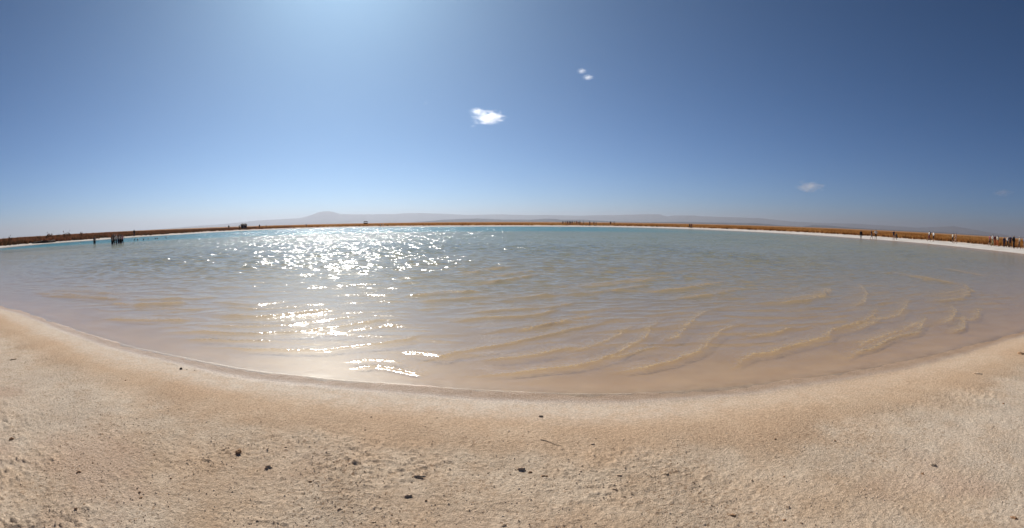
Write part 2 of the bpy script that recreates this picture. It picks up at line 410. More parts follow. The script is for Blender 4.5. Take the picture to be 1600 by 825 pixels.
def water_material():
    t = NT('lagoon_water'); P = t.pos(); depth = t.attr('depth'); rip = t.attr('ripple'); chop = t.attr('chop')
    geo = t.n('ShaderNodeNewGeometry')
    def wobble(scale, detail, sx=1.0, sy=1.0, rot=0.0):
        mp = t.n('ShaderNodeMapping', {'Vector': P, 'Scale': (sx, sy, 1), 'Rotation': (0, 0, rot)})
        nz = t.noise(mp, scale, detail, 0.5)
        v = t.vmath('SUBTRACT', nz.outputs['Color'], (0.5, 0.5, 0.5))
        return t.vmath('MULTIPLY', v, (1, 1, 0))
    a = t.vmath('SCALE', wobble(4.0, 1.5, 0.55, 1.2, 0.3), scale=t.math('MULTIPLY', chop, 1.35))
    b = t.vmath('SCALE', wobble(12.0, 1, 0.6, 1.2, -0.2), scale=t.math('MULTIPLY', chop, 0.75))
    c = t.vmath('SCALE', wobble(30.0, 2, 0.8, 1.0, 0.1), scale=t.math('ADD', t.math('MULTIPLY', rip, 1.1), 0.10))
    nrm = t.vmath('NORMALIZE', t.vmath('ADD', t.vmath('ADD', geo.outputs['Normal'], a), t.vmath('ADD', b, c)))
    turb = t.math('SUBTRACT', 1.0, t.math('POWER', 2.718, t.math('MULTIPLY', depth, -3.4)))
    turb = t.math('MULTIPLY', turb, 0.97)
    cr = t.n('ShaderNodeValToRGB', {0: t.math('DIVIDE', depth, 2.0)})
    e = cr.color_ramp.elements
    e[0].position = 0.0; e[0].color = (0.44, 0.29, 0.16, 1)
    e[1].position = 1.0; e[1].color = (0.03, 0.15, 0.20, 1)
    for pos, cl in ((0.055, (0.38, 0.30, 0.185, 1)), (0.10, (0.30, 0.29, 0.20, 1)), (0.15, (0.27, 0.285, 0.215, 1)), (0.22, (0.22, 0.26, 0.21, 1)), (0.5, (0.06, 0.21, 0.24, 1))):
        q = e.new(pos); q.color = cl
    # sunlight gathered by the crests, painted as grainy golden bands in the body colour
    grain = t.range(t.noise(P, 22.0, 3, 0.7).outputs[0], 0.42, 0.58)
    crest_light = t.math('MULTIPLY', rip, t.math('ADD', 0.25, t.math('MULTIPLY', grain, 0.75)), clamp=True)
    turb = t.math('MAXIMUM', turb, t.math('MULTIPLY', crest_light, 0.7))
    bodyc = t.mix(crest_light, cr.outputs[0], (0.66, 0.47, 0.235))
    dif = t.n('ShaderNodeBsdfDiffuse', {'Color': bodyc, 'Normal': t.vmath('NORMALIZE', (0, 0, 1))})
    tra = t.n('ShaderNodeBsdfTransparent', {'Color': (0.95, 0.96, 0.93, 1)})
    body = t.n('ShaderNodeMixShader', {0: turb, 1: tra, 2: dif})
    gl = t.n('ShaderNodeBsdfGlossy', {'Color': (1, 1, 1, 1), 'Roughness': 0.115, 'Normal': nrm})
    dt = t.n('ShaderNodeVectorMath', {0: nrm, 1: geo.outputs['Incoming']}, operation='DOT_PRODUCT').outputs['Value']
    fr = t.math('ADD', 0.02, t.math('MULTIPLY', 0.58, t.math('POWER', t.math('SUBTRACT', 1.0, t.math('ABSOLUTE', dt), clamp=True), 5.0)))
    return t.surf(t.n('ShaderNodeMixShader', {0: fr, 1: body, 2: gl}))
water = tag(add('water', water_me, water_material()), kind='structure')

# ------------------------------------------------------------------ distant mountains
def mountain_range(name, profile, dist, depth, mat, seed, rough):
    px = np.arange(profile[0][0], profile[-1][0] + 1, 2.0)
    py = np.interp(px, [p[0] for p in profile], [p[1] for p in profile])
    X, Y, Z = ray(px, py); az = np.arctan2(X, Y); el = np.arctan2(Z, np.hypot(X, Y))
    top = np.maximum(EYE + dist * np.tan(el), -5)
    rows = []
    for q, f in ((-1.0, 0.0), (-0.75, 0.16), (-0.5, 0.38), (-0.28, 0.66), (-0.1, 0.90), (0.0, 1.0), (0.3, 0.7), (1.0, 0.0)):
        d = dist + q * depth + depth * 0.12 * (fbm(az * 60, np.full_like(az, q * 3.0), seed, 3) - 0.5)
        hgt = top * np.clip(f + rough * (fbm(az * 140, np.full_like(az, q * 7.0), seed + 9, 4) - 0.47) * (f > 0) * (f < 1), 0, 1)
        rows.append(np.stack([d * np.sin(az), d * np.cos(az), np.where(f == 0, -6.0, hgt)], -1))
    V = np.stack(rows); nr, nc = V.shape[:2]
    i, j = np.meshgrid(np.arange(nr - 1), np.arange(nc - 1), indexing='ij')
    q = np.stack([i * nc + j, i * nc + j + 1, (i + 1) * nc + j + 1, (i + 1) * nc + j], -1).reshape(-1, 4)
    return tag(add(name, mesh_from_arrays(name, V.reshape(-1, 3), q), mat), kind='structure')
t = NT('mountain_rock'); P = t.pos()
cm = t.mix(t.range(t.noise(P, 0.0011, 6, 0.65).outputs[0], 0.3, 0.7), (0.05, 0.052, 0.065), (0.10, 0.10, 0.11))
MOUNT = t.surf(t.n('ShaderNodeBsdfPrincipled', {'Base Color': cm, 'Roughness': 1.0, 'Specular IOR Level': 0.0}))
FAR = [(200,361),(260,357),(307,353),(355,349.7),(402,344.5),(440,342.5),(467,341),(478,338.5),(488,335.4),(497,332),(505,330.3),(516,330.2),(525,332.5),(533,334.7),(569,335),(616,334.4),(640,333),(663,333),(691,334),(729,336),(757,335.4),(785,335),(820,336),(860,336),(906,337),(935,336.3),(962,336),(1009,334.8),(1030,334.8),(1043,338.4),(1053,336.6),(1084,336.6),(1094,338),(1150,339.6),(1189,341),(1237,346),(1286,348.6),(1335,349.4),(1367,351.4),(1409,354),(1435,356),(1452,355),(1462,355),(1478,354),(1490,353.2),(1505,356),(1520,358.5),(1545,363),(1580,368),(1620,373)]
MID = [(640,347.6),(691,343.6),(720,342),(747,341.3),(785,343),(830,343),(850,341.6),(866,341.8),(878,343.4),(910,343.2),(960,346),(1000,347),(1060,346.6),(1140,348),(1180,348.4),(1225,352.6),(1254,354),(1270,352),(1290,352.2),(1335,356),(1360,357.6),(1400,359.6),(1440,361.5),(1482,363.2),(1500,365),(1525,366.5),(1560,370),(1620,375)]
mountain_range('mountains', FAR, 30000, 5200, MOUNT, 11, 0.35)
mountain_range('hills', MID, 13000, 2600, MOUNT, 23, 0.5)

# ------------------------------------------------------------------ grass belt on the banks (uncountable)
def tuft_mesh(name, px, py, pz, hgt, wid, tone, nb):
    n = len(px); V = np.empty((n, nb, 3, 3)); T = np.empty((n, nb, 3))
    ang = rng.uniform(0, 6.283, (n, nb)); off = rng.normal(0, 1, (n, nb, 2)) * wid[:, None, None] * 1.6
    h = hgt[:, None] * rng.uniform(0.5, 1.1, (n, nb)); lean = rng.normal(0, 0.35, (n, nb, 2)) * h[..., None]
    bx, by = px[:, None] + off[..., 0], py[:, None] + off[..., 1]
    dx, dy = np.cos(ang) * wid[:, None], np.sin(ang) * wid[:, None]
    V[..., 0, 0] = bx - dx; V[..., 0, 1] = by - dy; V[..., 1, 0] = bx + dx; V[..., 1, 1] = by + dy
    V[..., 0, 2] = V[..., 1, 2] = pz[:, None] - 0.05
    V[..., 2, 0] = bx + lean[..., 0]; V[..., 2, 1] = by + lean[..., 1]; V[..., 2, 2] = pz[:, None] + h
    T[:] = (tone[:, None] + rng.normal(0, 0.12, (n, nb)))[..., None]
    me = mesh_from_arrays(name, V.reshape(-1, 3), tris=np.arange(n * nb * 3).reshape(-1, 3), smooth_shade=False)
    attr(me, 'tone', T.ravel()); return me
def veg_material(name, ramp):
    t = NT(name); cr = t.n('ShaderNodeValToRGB', {0: t.attr('tone')}); e = cr.color_ramp.elements
    e[0].color = (*ramp[0], 1); e[1].color = (*ramp[-1], 1)
    for k, c in enumerate(ramp[1:-1]): q = e.new((k + 1) / (len(ramp) - 1)); q.color = (*c, 1)
    d = t.n('ShaderNodeBsdfDiffuse', {'Color': cr.outputs[0]}); tl = t.n('ShaderNodeBsdfTranslucent', {'Color': cr.outputs[0]})
    return t.surf(t.n('ShaderNodeMixShader', {0: 0.4, 1: d, 2: tl}))
GRASS = veg_material('dry_grass', [(0.10, 0.045, 0.018), (0.30, 0.125, 0.036), (0.46, 0.22, 0.068), (0.52, 0.32, 0.125)])
SCRUB = veg_material('dry_scrub', [(0.05, 0.035, 0.02), (0.13, 0.07, 0.035), (0.24, 0.09, 0.05), (0.26, 0.15, 0.07)])
def scatter(n, az0, az1, rmax, dmax):
    az = rng.uniform(R(az0), R(az1), n * 3); rad = 55 * (rmax / 55.0) ** rng.uniform(0, 1, n * 3)
    x, y = rad * np.sin(az), rad * np.cos(az); sd = shore_sd(x, y); g0 = grass_start(x, y)
    edge = g0 + 1.6 * (fbm(x / 5, y / 5, 301, 2) - 0.45)
    m = (sd > edge) & (sd < g0 + dmax * rng.uniform(0.02, 1, len(x)) ** 1.3)
    x, y, sd, g0 = x[m][:n], y[m][:n], sd[m][:n], g0[m][:n]
    return x, y, land_height(x, y, sd), sd - g0
x, y, z, d = scatter(26000, -30, 66, 420, 110)
clump = fbm(x / 9, y / 9, 401, 3)
edge = smooth(1.6, 0.2, d)
tone = np.clip(0.62 + 0.9 * (clump - 0.47) - 0.45 * edge, 0, 1)
g = tuft_mesh('grass', x, y, z, 0.34 + 0.42 * clump + 0.1 * rng.random(len(x)), 0.05 + 0.0005 * np.hypot(x, y), tone, 6)
tag(add('grass', g, GRASS), 'belt of dry orange grass along the far bank', 'grass', kind='stuff')
x, y, z, d = scatter(15000, -67, -26, 340, 90)
clump = fbm(x / 6, y / 6, 431, 3)
azd = np.degrees(np.arctan2(x, y))
hl = (0.50 + 0.75 * clump) * (0.55 + 0.45 * smooth(-34, -52, azd))
s = tuft_mesh('vegetation', x, y, z, hl, 0.07 + 0.0005 * np.hypot(x, y), np.clip(0.45 + 1.3 * (clump - 0.47), 0, 1), 9)
tag(add('vegetation', s, SCRUB), 'reddish brown scrub covering the bank behind the bathers', 'scrub', kind='stuff')

# bushes standing out of the scrub
def leaf_ball(n, rad, hgt, seed):
    q = np.random.default_rng(seed); V = []; 
    for _ in range(n):
        v = q.normal(0, 1, 3); v /= np.linalg.norm(v); v *= q.uniform(0.35, 1) ** 0.5
        c = np.array([v[0] * rad, v[1] * rad, hgt * (0.58 + 0.42 * v[2])]) * (1 + 0.18 * q.normal())
        e1 = q.normal(0, 1, 3); e1 /= np.linalg.norm(e1); e2 = np.cross(e1, q.normal(0, 1, 3)); e2 /= np.linalg.norm(e2)
        s = 0.13 * q.uniform(0.6, 1.5)
        V += [c - e1 * s, c + e1 * s, c + e2 * s * 1.7]
    me = mesh_from_arrays('foliage', np.array(V), tris=np.arange(len(V)).reshape(-1, 3), smooth_shade=False)
    attr(me, 'tone', np.repeat(q.uniform(0.05, 0.6, n), 3)); return me
def stem_mesh(hgt):
    bm = bmesh.new()
    for k in range(5):
        a = k * 1.257; tip = Vector((0.28 * math.cos(a), 0.28 * math.sin(a), hgt * 0.8))
        ring0 = [bm.verts.new((0.03 * math.cos(q * 2.094), 0.03 * math.sin(q * 2.094), -0.1)) for q in range(3)]
        mid = Vector((tip.x * 0.35, tip.y * 0.35, hgt * 0.45))
        ring1 = [bm.verts.new(mid + Vector((0.02 * math.cos(q * 2.094), 0.02 * math.sin(q * 2.094), 0))) for q in range(3)]
        tv = bm.verts.new(tip)
        for q in range(3):
            bm.faces.new((ring0[q], ring0[(q + 1) % 3], ring1[(q + 1) % 3], ring1[q])); bm.faces.new((ring1[q], ring1[(q + 1) % 3], tv))
    me = bpy.data.meshes.new('stem'); bm.to_mesh(me); bm.free(); return me
def plain(name, c, rough=0.9, spec=0.2):
    t = NT(name); P = t.n('ShaderNodeTexCoord').outputs['Object']
    n = t.noise(P, 14.0, 3).outputs[0]
    cc_ = t.mix(t.range(n, 0.25, 0.75), tuple(0.8 * v for v in c), tuple(min(1, 1.15 * v) for v in c))
    return t.surf(t.n('ShaderNodeBsdfPrincipled', {'Base Color': cc_, 'Roughness': rough, 'Specular IOR Level': spec}))
BARK = plain('bark', (0.12, 0.08, 0.05))
leafs = [leaf_ball(110, 0.55, 1.5, 900 + k) for k in range(3)]; stem = stem_mesh(1.3)
BUSH = [(6,1.0,'small dark bush on the bank at the photograph\'s left edge'),(15,1.15,'second dark bush from the left edge on the scrub skyline'),(26,0.9,'low bush between two dark ones near the left edge of the bank'),
        (60,1.0,'upright bush on the skyline above the dark mud mounds'),(75,1.25,'taller of the paired dark bushes above the mud mounds'),(80,1.2,'right one of the paired dark bushes above the mud mounds'),
        (91,1.05,'broad dark bush just right of the paired bushes'),(101,1.25,'dark rounded bush on the skyline halfway to the lone wader'),(107,1.3,'tall bush beside the rounded one, left of the lone wader'),(126,1.2,'bush on the skyline closest to the lone wader')]
for k, (px, sc, lab) in enumerate(BUSH):
    a = az_of(px); rad = 118.0
    while shore_sd(np.array([rad * math.sin(a)]), np.array([rad * math.cos(a)]))[0] < 9.5 + (k % 3): rad += 0.5
    x, y = rad * math.sin(a), rad * math.cos(a)
    o = tag(empty('bush', (x, y, float(land_height(np.array([x]), np.array([y]))[0])), k * 1.7), lab, 'bush', 'bushes on the left bank')
    o.scale = (sc * .85, sc * .85, sc * .80)
    add('foliage', leafs[k % 3], SCRUB, o); add('stem', stem, BARK, o)

# ------------------------------------------------------------------ huts on the far bank
def box(bm, x0, x1, y0, y1, z0, z1):
    v = [bm.verts.new((x, y, z)) for z in (z0, z1) for x, y in ((x0, y0), (x1, y0), (x1, y1), (x0, y1))]
    for f in ((0, 3, 2, 1), (4, 5, 6, 7), (0, 1, 5, 4), (1, 2, 6, 5), (2, 3, 7, 6), (3, 0, 4, 7)): bm.faces.new([v[q] for q in f])
def part(name, fn, mat, parent):
    bm = bmesh.new(); fn(bm); me = bpy.data.meshes.new(name); bm.to_mesh(me); bm.free(); return add(name, me, mat, parent)
MUD = plain('mud_brick', (0.30, 0.23, 0.20)); THATCH = plain('dark_thatch', (0.075, 0.055, 0.05)); DOOR = plain('dark_wood', (0.05, 0.035, 0.03)); POST = plain('grey_wood', (0.16, 0.12, 0.09))
def hip(bm, x, y, z0, z1, rx):
    b = [bm.verts.new(p) for p in ((-x, -y, z0), (x, -y, z0), (x, y, z0), (-x, y, z0))]
    c = [bm.verts.new(p) for p in ((-x, -y, z0 + .12), (x, -y, z0 + .12), (x, y, z0 + .12), (-x, y, z0 + .12))]
    t0, t1 = bm.verts.new((-rx, 0, z1)), bm.verts.new((rx, 0, z1))
    bm.faces.new(b[::-1])
    for q in range(4): bm.faces.new((b[q], b[(q + 1) % 4], c[(q + 1) % 4], c[q]))
    bm.faces.new((c[0], c[1], t1, t0)); bm.faces.new((c[2], c[3], t0, t1)); bm.faces.new((c[1], c[2], t1)); bm.faces.new((c[3], c[0], t0))
def hut(px, dist, sx, lab, open_sides):
    a = az_of(px); x, y = dist * math.sin(a), dist * math.cos(a); z = float(land_height(np.array([x]), np.array([y]))[0])
    o = tag(empty('hut', (x, y, z), -a), lab, 'hut')
    W = 1.5 * sx; D = 1.2; o.scale = (sx, sx, sx)
    part('roof', lambda bm: hip(bm, W + .25, D + .3, 1.75, 2.40, W * 0.72), THATCH, o)
    if open_sides:
        for sx_ in (-1, 1):
            for sy in (-1, 1): part('post', lambda bm: box(bm, sx_ * W - .08, sx_ * W + .08, sy * D - .08, sy * D + .08, -0.2, 1.76), POST, o)
        part('back_screen', lambda bm: box(bm, -W + .09, W - .09, D - .03, D + .03, 0.1, 1.3), POST, o)
    else:
        wl = part('wall', lambda bm: box(bm, -W, W, -D, D, -0.3, 1.749), MUD, o)
        part('door', lambda bm: box(bm, -W + .2, -W + .95, -D - .03, -D + .02, 0.0, 1.6), DOOR, o)
        w_ = part('window', lambda bm: box(bm, .3, 1.1, -D - .03, -D + .02, 0.8, 1.4), DOOR, o)
        part('sill', lambda bm: box(bm, .22, 1.18, -D - .09, -D - .002, 0.70, 0.78), POST, w_)
hut(381, 207, 0.93, 'small mud hut with dark hipped roof on the far bank', False)
hut(571.5, 275, 0.85, 'open shelter whose dark roof shows over the grass below the volcano', True)

# ------------------------------------------------------------------ people
def make_pose(kind):
    """joint positions, facing -Y, about 1.72 m tall"""
    J = {'pelvis': (0, 0, .95), 'belly': (0, .005, 1.09), 'chest': (0, .01, 1.27), 'throat': (0, .012, 1.42), 'neck': (0, .005, 1.49), 'skull': (0, -.012, 1.60), 'crown': (0, -.005, 1.675), 'nose': (0, -.115, 1.585)}
    for s, q in ((-1, 'l'), (1, 'r')):
        J['sh' + q] = (s * .175, .012, 1.40); J['el' + q] = (s * .235, .03, 1.13); J['wr' + q] = (s * .245, -.02, .90); J['ha' + q] = (s * .24, -.045, .81)
        J['hip' + q] = (s * .09, 0, .90); J['kn' + q] = (s * .105, -.012, .50); J['an' + q] = (s * .11, .02, .09); J['to' + q] = (s * .125, -.15, .035)
    if kind == 'walk':
        J['knl'] = (-.10, -.16, .53); J['anl'] = (-.10, -.24, .11); J['tol'] = (-.11, -.40, .07)
        J['knr'] = (.10, .05, .50); J['anr'] = (.10, .26, .13); J['tor'] = (.11, .12, .03)
        J['ell'] = (-.22, .14, 1.15); J['wrl'] = (-.22, .12, .92); J['hal'] = (-.21, .08, .83)
        J['elr'] = (.22, -.08, 1.14); J['wrr'] = (.21, -.22, .96); J['har'] = (.20, -.29, .90)
    if kind == 'hips':
        for s, q in ((-1, 'l'), (1, 'r')):
            J['el' + q] = (s * .38, .06, 1.20); J['wr' + q] = (s * .21, -.05, 1.05); J['ha' + q] = (s * .15, -.09, 1.02)
            J['kn' + q] = (s * .13, -.012, .50); J['an' + q] = (s * .16, .02, .09); J['to' + q] = (s * .19, -.15, .035)
    if kind == 'photo':
        for s, q in ((-1, 'l'), (1, 'r')):
            J['el' + q] = (s * .30, -.16, 1.20); J['wr' + q] = (s * .12, -.32, 1.42); J['ha' + q] = (s * .06, -.35, 1.48)
    if kind == 'wave':
        J['ell'] = (-.36, .0, 1.52); J['wrl'] = (-.40, -.05, 1.74); J['hal'] = (-.40, -.06, 1.83)
        J['elr'] = (.42, .02, 1.34); J['wrr'] = (.62, -.02, 1.42); J['har'] = (.70, -.03, 1.45)
    if kind == 'carry':
        J['ell'] = (-.25, .0, 1.14); J['wrl'] = (-.19, -.22, 1.10); J['hal'] = (-.13, -.28, 1.11)
        J['knr'] = (.12, -.06, .51); J['anr'] = (.13, .06, .09); J['tor'] = (.15, -.10, .035)
    if kind == 'crouch':
        dz = -.52
        for k in J:
            if k[:2] not in ('kn', 'an', 'to'): J[k] = (J[k][0], J[k][1] + (.14 if k in ('pelvis', 'hipl', 'hipr') else -.04), J[k][2] + dz)
        for s, q in ((-1, 'l'), (1, 'r')):
            J['kn' + q] = (s * .16, -.24, .46); J['el' + q] = (s * .24, -.20, .66); J['wr' + q] = (s * .13, -.36, .56); J['ha' + q] = (s * .07, -.41, .52)
    if kind == 'swim':       # floating upright at a slant, head out of the water, z = 0 is the water level
        J = {'pelvis': (0, .42, -.42), 'belly': (0, .33, -.32), 'chest': (0, .20, -.20), 'throat': (0, .09, -.09), 'neck': (0, .04, -.03), 'skull': (0, -.01, .085), 'crown': (0, .0, .16), 'nose': (0, -.115, .075)}
        for s, q in ((-1, 'l'), (1, 'r')):
            J['sh' + q] = (s * .175, .10, -.10); J['el' + q] = (s * .40, -.02, -.14); J['wr' + q] = (s * .50, -.24, -.07); J['ha' + q] = (s * .50, -.33, -.04)
            J['hip' + q] = (s * .09, .46, -.45); J['kn' + q] = (s * .13, .78, -.60); J['an' + q] = (s * .14, 1.16, -.50); J['to' + q] = (s * .15, 1.30, -.58)
    return J
BONES = [('pelvis','belly','torso'),('belly','chest','torso'),('chest','throat','torso'),('throat','neck','neck'),('neck','skull','head'),('skull','crown','head'),('skull','nose','head')]
for q in 'lr':
    BONES += [('throat','sh'+q,'torso'),('sh'+q,'el'+q,'upper_arm'),('el'+q,'wr'+q,'fore_arm'),('wr'+q,'ha'+q,'hand'),('pelvis','hip'+q,'hip'),('hip'+q,'kn'+q,'thigh'),('kn'+q,'an'+q,'shin'),('an'+q,'to'+q,'foot')]
RAD = {'pelvis': (.155,.115), 'belly': (.135,.10), 'chest': (.155,.11), 'throat': (.085,.075), 'neck': (.056,.058), 'skull': (.078,.098), 'crown': (.060,.075), 'nose': (.016,.016),
       'sh': (.062,.062), 'el': (.043,.043), 'wr': (.029,.029), 'ha': (.040,.020), 'hip': (.092,.092), 'kn': (.058,.058), 'an': (.038,.038), 'to': (.044,.028)}
def build_body(kind):
    J = make_pose(kind); names = list(J); me = bpy.data.meshes.new('body_' + kind)
    me.from_pydata([J[n] for n in names], [(names.index(a), names.index(b)) for a, b, _ in BONES], [])
    o = bpy.data.objects.new('tmp', me); C.objects.link(o)
    o.modifiers.new('skin', 'SKIN'); s = o.modifiers.new('sub', 'SUBSURF'); s.levels = s.render_levels = 1
    sk = me.skin_vertices[0].data
    for i, n in enumerate(names):
        sk[i].radius = RAD.get(n) or RAD[n[:-1]]; sk[i].use_root = (n == 'pelvis')
    dg = bpy.context.evaluated_depsgraph_get(); dg.update()
    ev = bpy.data.meshes.new_from_object(o.evaluated_get(dg)); bpy.data.objects.remove(o)
    # fingers: four unequal ones and a thumb on the side of the palm, a little curled
    bm = bmesh.new(); bm.from_mesh(ev)
    for q in 'lr':
        w_, h_ = Vector(J['wr' + q]), Vector(J['ha' + q]); d = (h_ - w_).normalized()
        side = d.cross(Vector((1, 0, 0))).normalized(); curl = d.cross(side).normalized() * (1 if q == 'l' else -1)
        for k, L in enumerate((.062, .075, .070, .055, .052)):
            base = h_ + d * .012 + side * (k - 1.5) * .017 if k < 4 else w_.lerp(h_, .55) + side * -.034
            dr = d if k < 4 else (d * .75 - side * .66).normalized()
            pts = [base, base + dr * L * .55, base + dr * L * .55 + (dr * .8 + curl * .6).normalized() * L * .5]
            prev = None
            for p_, rad in zip(pts, (.009, .0085, .006)):
                ring = [bm.verts.new(p_ + side * rad * math.cos(a) + curl * rad * math.sin(a)) for a in (0, 1.571, 3.142, 4.712)]
                if prev:
                    for e in range(4): bm.faces.new((prev[e], prev[(e + 1) % 4], ring[(e + 1) % 4], ring[e]))
                prev = ring
            bm.faces.new(prev)
    bm.to_mesh(ev); bm.free(); ev.name = 'body'
    ev.polygons.foreach_set('use_smooth', np.ones(len(ev.polygons), bool))
    return ev, J
def regions(ev, J):
    n = len(ev.vertices); co = np.empty(n * 3); ev.vertices.foreach_get('co', co); co = co.reshape(-1, 3)
    best = np.full(n, 1e9); reg = np.zeros(n, int)
    for i, (a, b, rn) in enumerate(BONES):
        A, B = np.array(J[a]), np.array(J[b]); d = B - A; t = np.clip(((co - A) @ d) / (d @ d), 0, 1)
        dist = np.linalg.norm(co - A - t[:, None] * d, axis=1) - 0.5 * (RAD.get(a) or RAD[a[:-1]])[0]
        m = dist < best; best[m] = dist[m]; reg[m] = i
    return co, np.array([BONES[i][2] for i in range(len(BONES))])[reg], reg
def garment(name, body, J, which, push, cond=None):
    co, rn, _ = regions(body, J); nrm = np.empty(len(co) * 3); body.vertex_normals.foreach_get('vector', nrm); nrm = nrm.reshape(-1, 3)
    ok = np.isin(rn, which)
    if cond is not None: ok |= cond(co, rn); 
    faces = [list(p.vertices) for p in body.polygons if sum(ok[v] for v in p.vertices) >= len(p.vertices) - 1]
    if not faces: return None
    used = sorted({v for f in faces for v in f}); mp = {v: i for i, v in enumerate(used)}
    me = bpy.data.meshes.new(name); me.from_pydata((co[used] + nrm[used] * push).tolist(), [], [[mp[v] for v in f] for f in faces]); me.update()
    me.polygons.foreach_set('use_smooth', np.ones(len(me.polygons), bool)); return me
POSES = {}
def pose(kind):
    if kind not in POSES:
        b, J = build_body(kind); G = {}
        sk = J['skull'][2]; kz = 0.5 * (J['hipl'][2] + J['knl'][2])
        G['hair'] = garment('hair', b, J, [], .014, lambda co, rn: (rn == 'head') & ((co[:, 2] > sk + .035) | ((co[:, 1] > J['skull'][1] + .02) & (co[:, 2] > sk - .07))))
        G['cap'] = garment('cap', b, J, [], .022, lambda co, rn: (rn == 'head') & (co[:, 2] > sk + .03))
        G['shirt'] = garment('shirt', b, J, ['torso', 'upper_arm'], .014)
        G['vest'] = garment('vest', b, J, ['torso'], .012)
        G['jacket'] = garment('jacket', b, J, ['torso', 'upper_arm', 'fore_arm', 'hip'], .020)
        G['shorts'] = garment('shorts', b, J, ['hip', 'thigh'], .018)
        G['trousers'] = garment('trousers', b, J, ['hip', 'thigh', 'shin'], .018)
        G['trunks'] = garment('trunks', b, J, ['hip'], .012)
        G['shoes'] = garment('shoes', b, J, ['foot'], .012)
        POSES[kind] = (b, J, G)
    return POSES[kind]
def backpack_mesh(J):
    bm = bmesh.new(); c = Vector(J['chest']) + Vector((0, .18, .03))
    bmesh.ops.create_cube(bm, size=1.0)
    for v in bm.verts: v.co = Vector((v.co.x * .28, v.co.y * .17, v.co.z * .44)) + c
    bmesh.ops.bevel(bm, geom=bm.edges[:], offset=.05, segments=2, affect='EDGES')
    me = bpy.data.meshes.new('backpack'); bm.to_mesh(me); bm.free(); return me
CLOTH = {n: plain('cloth_' + n, c) for n, c in dict(black=(.012,.012,.014), navy=(.02,.025,.06), white=(.78,.77,.75), cream=(.60,.54,.44), maroon=(.14,.02,.03), pink=(.55,.16,.22), red=(.40,.04,.04),
          orange=(.45,.13,.05), khaki=(.28,.26,.15), brown=(.12,.07,.045), blue=(.14,.28,.55), grey=(.18,.18,.19), green=(.07,.11,.06)).items()}
SKIN = {n: plain('skin_' + n, c, 0.55, 0.4) for n, c in dict(light=(.46,.28,.20), tan=(.32,.18,.12), dark=(.16,.085,.055)).items()}
HAIR = {n: plain('hair_' + n, c, 0.6) for n, c in dict(black=(.012,.010,.009), brown=(.06,.035,.02), fair=(.26,.17,.08)).items()}
cache = {}
def dressed(me, mat):
    key = (me.name, mat.name)
    if key not in cache:
        m = me.copy(); m.materials.clear(); m.materials.append(mat); cache[key] = m
    return cache[key]
def person(x, y, z, kind, face, wear, skin, hair, label, group, height=1.0):
    """wear: list of (garment, colour); face: heading in degrees, 0 looks towards the camera"""
    b, J, G = pose(kind)
    o = add('person', dressed(b, SKIN[skin])); o.location = (x, y, z); o.scale = (height,) * 3
    o.rotation_euler = (0, 0, -math.atan2(x, y) + R(face))
    tag(o, label, 'person', group)
    if hair: add('hair', dressed(G['hair'], HAIR[hair]), None, o)
    for gname, c in wear:
        if gname == 'backpack':
            if ('bp', kind) not in cache: cache[('bp', kind)] = backpack_mesh(J)
            k = add('backpack', dressed(cache[('bp', kind)], CLOTH[c])); k.location = o.location; k.rotation_euler = o.rotation_euler; k.scale = o.scale
            tag(k, c + ' backpack carried by the ' + label, 'backpack')
        elif G.get(gname) is not None: add(gname, dressed(G[gname], CLOTH[c]), None, o)
    return o
def spot(px, dist):
    a = az_of(px); x, y = dist * math.sin(a), dist * math.cos(a)
    return x, y, float(land_height(np.array([x]), np.array([y]))[0])
def walkers(rows, group):
    for px, dist, kind, face, wear, skin, hair, label, hgt in rows:
        x, y, z = spot(px, dist); person(x, y, z, kind, face, wear, skin, hair, label, group, hgt)

# bathers on the left
W = 'people in the water'
walkers([
 (147, 79, 'stand', 200, [('shorts','black')], 'dark', 'black', 'lone dark-haired wader standing left of the bather cluster', .98),
 (174.5, 66, 'carry', 60, [('shorts','black')], 'dark', 'black', 'leftmost wader of the tight cluster, bending an arm', .94),
 (177, 68, 'stand', 150, [('shorts','black')], 'dark', 'black', 'tallest wader in the tight cluster of bathers', 1.04),
 (181, 69, 'hips', -70, [('vest','white'),('shorts','black')], 'tan', 'black', 'wader with a white top in the middle of the cluster', .96),
 (184.5, 70, 'wave', 40, [('shorts','navy')], 'dark', 'black', 'wader with one arm up within the tight cluster', .96),
 (187.5, 72, 'photo', 120, [('vest','maroon'),('shorts','black')], 'dark', 'black', 'wader in a maroon top, second from the right of the cluster', .97),
 (190.5, 71, 'hips', 20, [('vest','pink'),('shorts','black')], 'tan', 'black', 'wader in a pale pink top at the right end of the cluster', .93),
], W)
for px, dist, face, sk, hr, cap, lab in [
 (210, 92, 40, 'tan', 'black', None, 'swimmer closest to the wading cluster, only the head showing'),
 (214.5, 89, -60, 'dark', 'black', None, 'swimmer second from the wading cluster, low in the water'),
 (223.8, 90, 100, 'dark', 'black', None, 'swimmer with a large dark head below the person on the bank'),
 (231, 92, 0, 'light', 'fair', None, 'fair-haired swimmer between two dark-haired ones'),
 (242.5, 93, -90, 'light', None, 'blue', 'swimmer wearing a blue cap'),
 (245.5, 94, 50, 'light', None, 'white', 'swimmer wearing a white cap'),
 (259.3, 96, 20, 'dark', 'black', None, 'dark-haired swimmer farthest from the wading cluster')]:
    a = az_of(px)
    person(dist * math.sin(a), dist * math.cos(a), 0.05, 'swim', face, [('cap', cap)] if cap else [], sk, hr, lab, W, 1.25)
F = 'people on the far bank'
